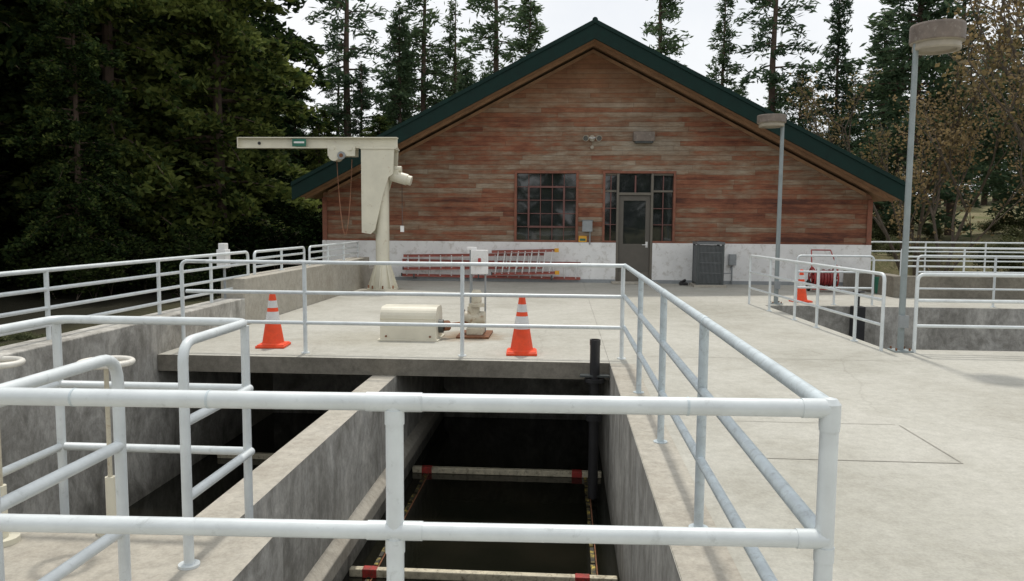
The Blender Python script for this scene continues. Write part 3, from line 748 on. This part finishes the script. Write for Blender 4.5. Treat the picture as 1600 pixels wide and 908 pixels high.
pines=[conifer(11,16,2.5,.12,150,28,M_pine,.34,.09,n=2),
       conifer(12,16,2.2,.22,115,26,M_pine,.36,.09,prune=.25,n=2),
       conifer(13,16,3.0,.06,190,28,M_pine,.32,.10,n=2),
       conifer(14,17,2.1,.34,75,28,M_pine,.38,.09,prune=.3,power=.5,n=2)]
cedars=[conifer(21,18,4.0,.06,200,44,M_cedar,.27,.13,.38,.15,.5,n=2),
        conifer(22,17,3.6,.10,175,44,M_cedar,.27,.13,.34,.18,.45,n=2),
        conifer(23,19,4.2,.16,190,44,M_cedar,.28,.13,.42,.18,.55,n=2)]
def broad(seed,H,leafmat,nleaf,leafsize,stems=3,spread=.16,gs=.42):
    rnd=random.Random(seed); b=MB(); tips=[]
    def grow(p,d,L,r,dep):
        pts=[p];radii=[r];q=p.copy();dd=d.copy()
        for k in range(4):
            dd=(dd+Vector((rnd.gauss(0,.10),rnd.gauss(0,.10),rnd.gauss(.06,.06)))).normalized(); q=q+dd*L/4; pts.append(q.copy()); radii.append(r*(1-.12*(k+1)))
            if dep<3: tips.append((q.copy(),dd.copy()))
            if dep>0 and k>=1:
                for _ in range(1 if k<3 else 2):
                    nd=(dd+Vector((rnd.gauss(0,gs),rnd.gauss(0,gs),rnd.uniform(0,.5)))).normalized()
                    grow(q.copy(),nd,L*rnd.uniform(.45,.62),r*.5,dep-1)
        b.tube(pts,1,M_barkr,5 if r>.03 else 3,cap=False,radii=radii)
    for s in range(stems):
        a=rnd.uniform(0,6.28); grow(Vector((math.cos(a)*.3*s,math.sin(a)*.3*s,-.6)),Vector((math.cos(a)*spread,math.sin(a)*spread,1)).normalized(),H*.62*rnd.uniform(.8,1.1),.09*H/9,3)
    Cs=[];Ds=[];Ls=[];Ws=[]
    for _ in range(nleaf):
        p,d=rnd.choice(tips); 
        Cs.append((p.x+rnd.gauss(0,.2),p.y+rnd.gauss(0,.2),p.z+rnd.gauss(0,.2))); Ds.append((rnd.gauss(0,1),rnd.gauss(0,1),rnd.gauss(-.3,.7)))
        s=leafsize*rnd.uniform(.6,1.3); Ls.append(s); Ws.append(s*.7)
    return treemesh('broadleaf_mesh',b,np.array(Cs),np.array(Ds),np.array(Ls),np.array(Ws),leafmat,seed,1)
oaks=[broad(31,11,M_oakl,2900,.15,2,.10),broad(32,12,M_oakl,2400,.15,2,.08)]
bush=broad(41,2.4,M_bush,5000,.14,5,.3,.6)
bushd=broad(42,2.4,M_bush_shade,6000,.12,5,.3,.6)

rnd=random.Random(5)
def place(name,me,x,y,h,H0,parent=None,wid=1,z=None):
    o=bpy.data.objects.new(name,me); COL.objects.link(o)
    s=h/H0; o.location=(x,y,gh(x,y)-.1 if z is None else z); o.scale=(s*wid,s*wid,s); o.rotation_euler=(0,0,rnd.uniform(0,6.28))
    if parent: o.parent=parent
    return o
for (x,y,h,k,w) in [(-12.1,43,18,3,1.1),(-13.6,46,11.5,1,1.2),(-10.9,52,14,2,1.0),(-9.7,45,13.5,2,1.0),(-8.4,46,18.5,1,1.05),(-6.6,46,14.0,1,1.1),(-5.4,43,10.0,2,1.0),(-10.8,41,9.5,0,1.2),
        (-4.4,48,18.8,3,1.15),(-2.2,46,14.4,2,1.15),(-7.4,53,11.5,2,1.1),(5.3,45,17.5,1,1.1),(8.9,45,14.0,0,1.0),(7.2,52,10.5,2,.9),(11.7,45,18.5,3,1.05),
        (12.6,43,9.4,2,1.2),(10.4,47,9.0,0,1.1),(15.2,45,14.6,2,.8),(13.6,52,10.5,2,1.0),(18.1,42,19.5,2,1.15),(21.2,44,17,1,1.2),(24.5,42,16,2,1.0),(27.5,44,16,0,1.2),(20.5,52,14,2,1.2)]:
    place('pine_tree',pines[k],x,y,h,16,wid=w)
for (x,y,h,k) in [(-11.8,26,17,1),(-14.6,24,18,0),(-18.0,22,19,2),(-13.9,31,19,2),(-17.6,29,19,0),(-21.5,26,19,1),(-22.5,19,18,0),(-17.0,17.5,16,1),(-26,22,20,2),(-13.4,20.5,9,0),(-10.6,33,6.0,1)]:
    place('cedar_tree',cedars[k],x,y,h,18)
F=empty('distant_forest')
for i in range(24):
    x=-62+i*1.9+rnd.uniform(-1,1); place('forest_tree',cedars[i%3] if i%2 else pines[2],min(x,-17.5-rnd.random()*4),rnd.uniform(36,44),rnd.uniform(17,21),17,F,1.3)
for i in range(14):
    place('forest_tree',cedars[i%3],-9.4-i*1.5+rnd.uniform(-.5,.5),rnd.uniform(37,41),rnd.uniform(4.5,6.5) if i<3 else rnd.uniform(6,9),17,F,1.3)
for i in range(44):
    x=-48+i*2.7+rnd.uniform(-1.2,1.2); y=rnd.uniform(64,78)
    h=rnd.uniform(6.5,10.5) if -24<x<30 else rnd.uniform(12,17)
    place('forest_tree',pines[(i*7)%3],x,y,h,16,F,1.35)
for i in range(24):
    x=-50+i*4.4+rnd.uniform(-1,1); place('forest_tree',cedars[i%3],x,rnd.uniform(-48,-40),rnd.uniform(9,14),18,F,1.3)  # unseen row behind the camera, added for dark reflections in the windows
for (x,y,h,k) in [(13.9,29,10.0,0),(15.2,26,12.0,1),(14.8,33,10.5,1),(17.6,29,13,0),(19.8,33,12,1),(17,24.5,11.5,1)]:
    place('oak_tree',oaks[k],x,y,h,11)
Bv=empty('undergrowth')
for i in range(30):
    x=rnd.uniform(9.5,32); y=rnd.uniform(28,46); place('shrub',bush,x,y,rnd.uniform(.6,1.4),2.4,Bv,1.4)
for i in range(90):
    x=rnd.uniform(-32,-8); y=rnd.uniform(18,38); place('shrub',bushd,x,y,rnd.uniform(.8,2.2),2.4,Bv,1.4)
for i in range(26):
    x=rnd.uniform(-12,-5.6); y=rnd.uniform(5,14); place('shrub',bush,x,y,rnd.uniform(.15,.35),2.4,Bv,2.5)

# ------------------------------------------------------------------ world, sun, camera
S=Vector((-.01,.46,1.0)).normalized()
el=math.asin(S.z); az=math.atan2(S.x,S.y)
w=bpy.data.worlds.new("World"); scene.world=w; w.use_nodes=True; nt=w.node_tree
bg=nt.nodes['Background']; sky=N(nt,'ShaderNodeTexSky',sky_type='NISHITA'); sky.sun_disc=False
sky.sun_elevation=el; sky.sun_rotation=az; sky.dust_density=3; sky.air_density=1
tc=N(nt,'ShaderNodeTexCoord').outputs['Generated']
cn=noise(nt,tc,2.5,6,.6,.3); cr=ramp(nt,[(.3,(.70,.70,.70)),(.65,(.97,.97,.97))]); nt.links.new(cn.outputs[0],cr.inputs[0])
c=mixc(nt,cr.outputs[0],sky.outputs[0],(9.5,9.62,9.7))
nt.links.new(c,bg.inputs[0]); bg.inputs[1].default_value=.108
sd=bpy.data.lights.new('sun','SUN'); sd.energy=2.3; sd.angle=rad(3.0); sd.color=(1,.95,.87)
so=bpy.data.objects.new('sun',sd); COL.objects.link(so); so.rotation_euler=S.to_track_quat('Z','Y').to_euler()
cd=bpy.data.cameras.new('camera'); cd.lens=27; cd.sensor_width=36; cd.clip_end=2000; cd.clip_start=.05
co=bpy.data.objects.new('camera',cd); COL.objects.link(co); co.location=(0,0,1.55)
co.rotation_euler=(Matrix.Rotation(rad(3.81),3,'Z')@Matrix.Rotation(rad(90-5.05),3,'X')@Matrix.Rotation(rad(.42),3,'Z')).to_euler()
scene.camera=co
scene.view_settings.view_transform='Standard'; scene.view_settings.look='None'; scene.view_settings.exposure=0
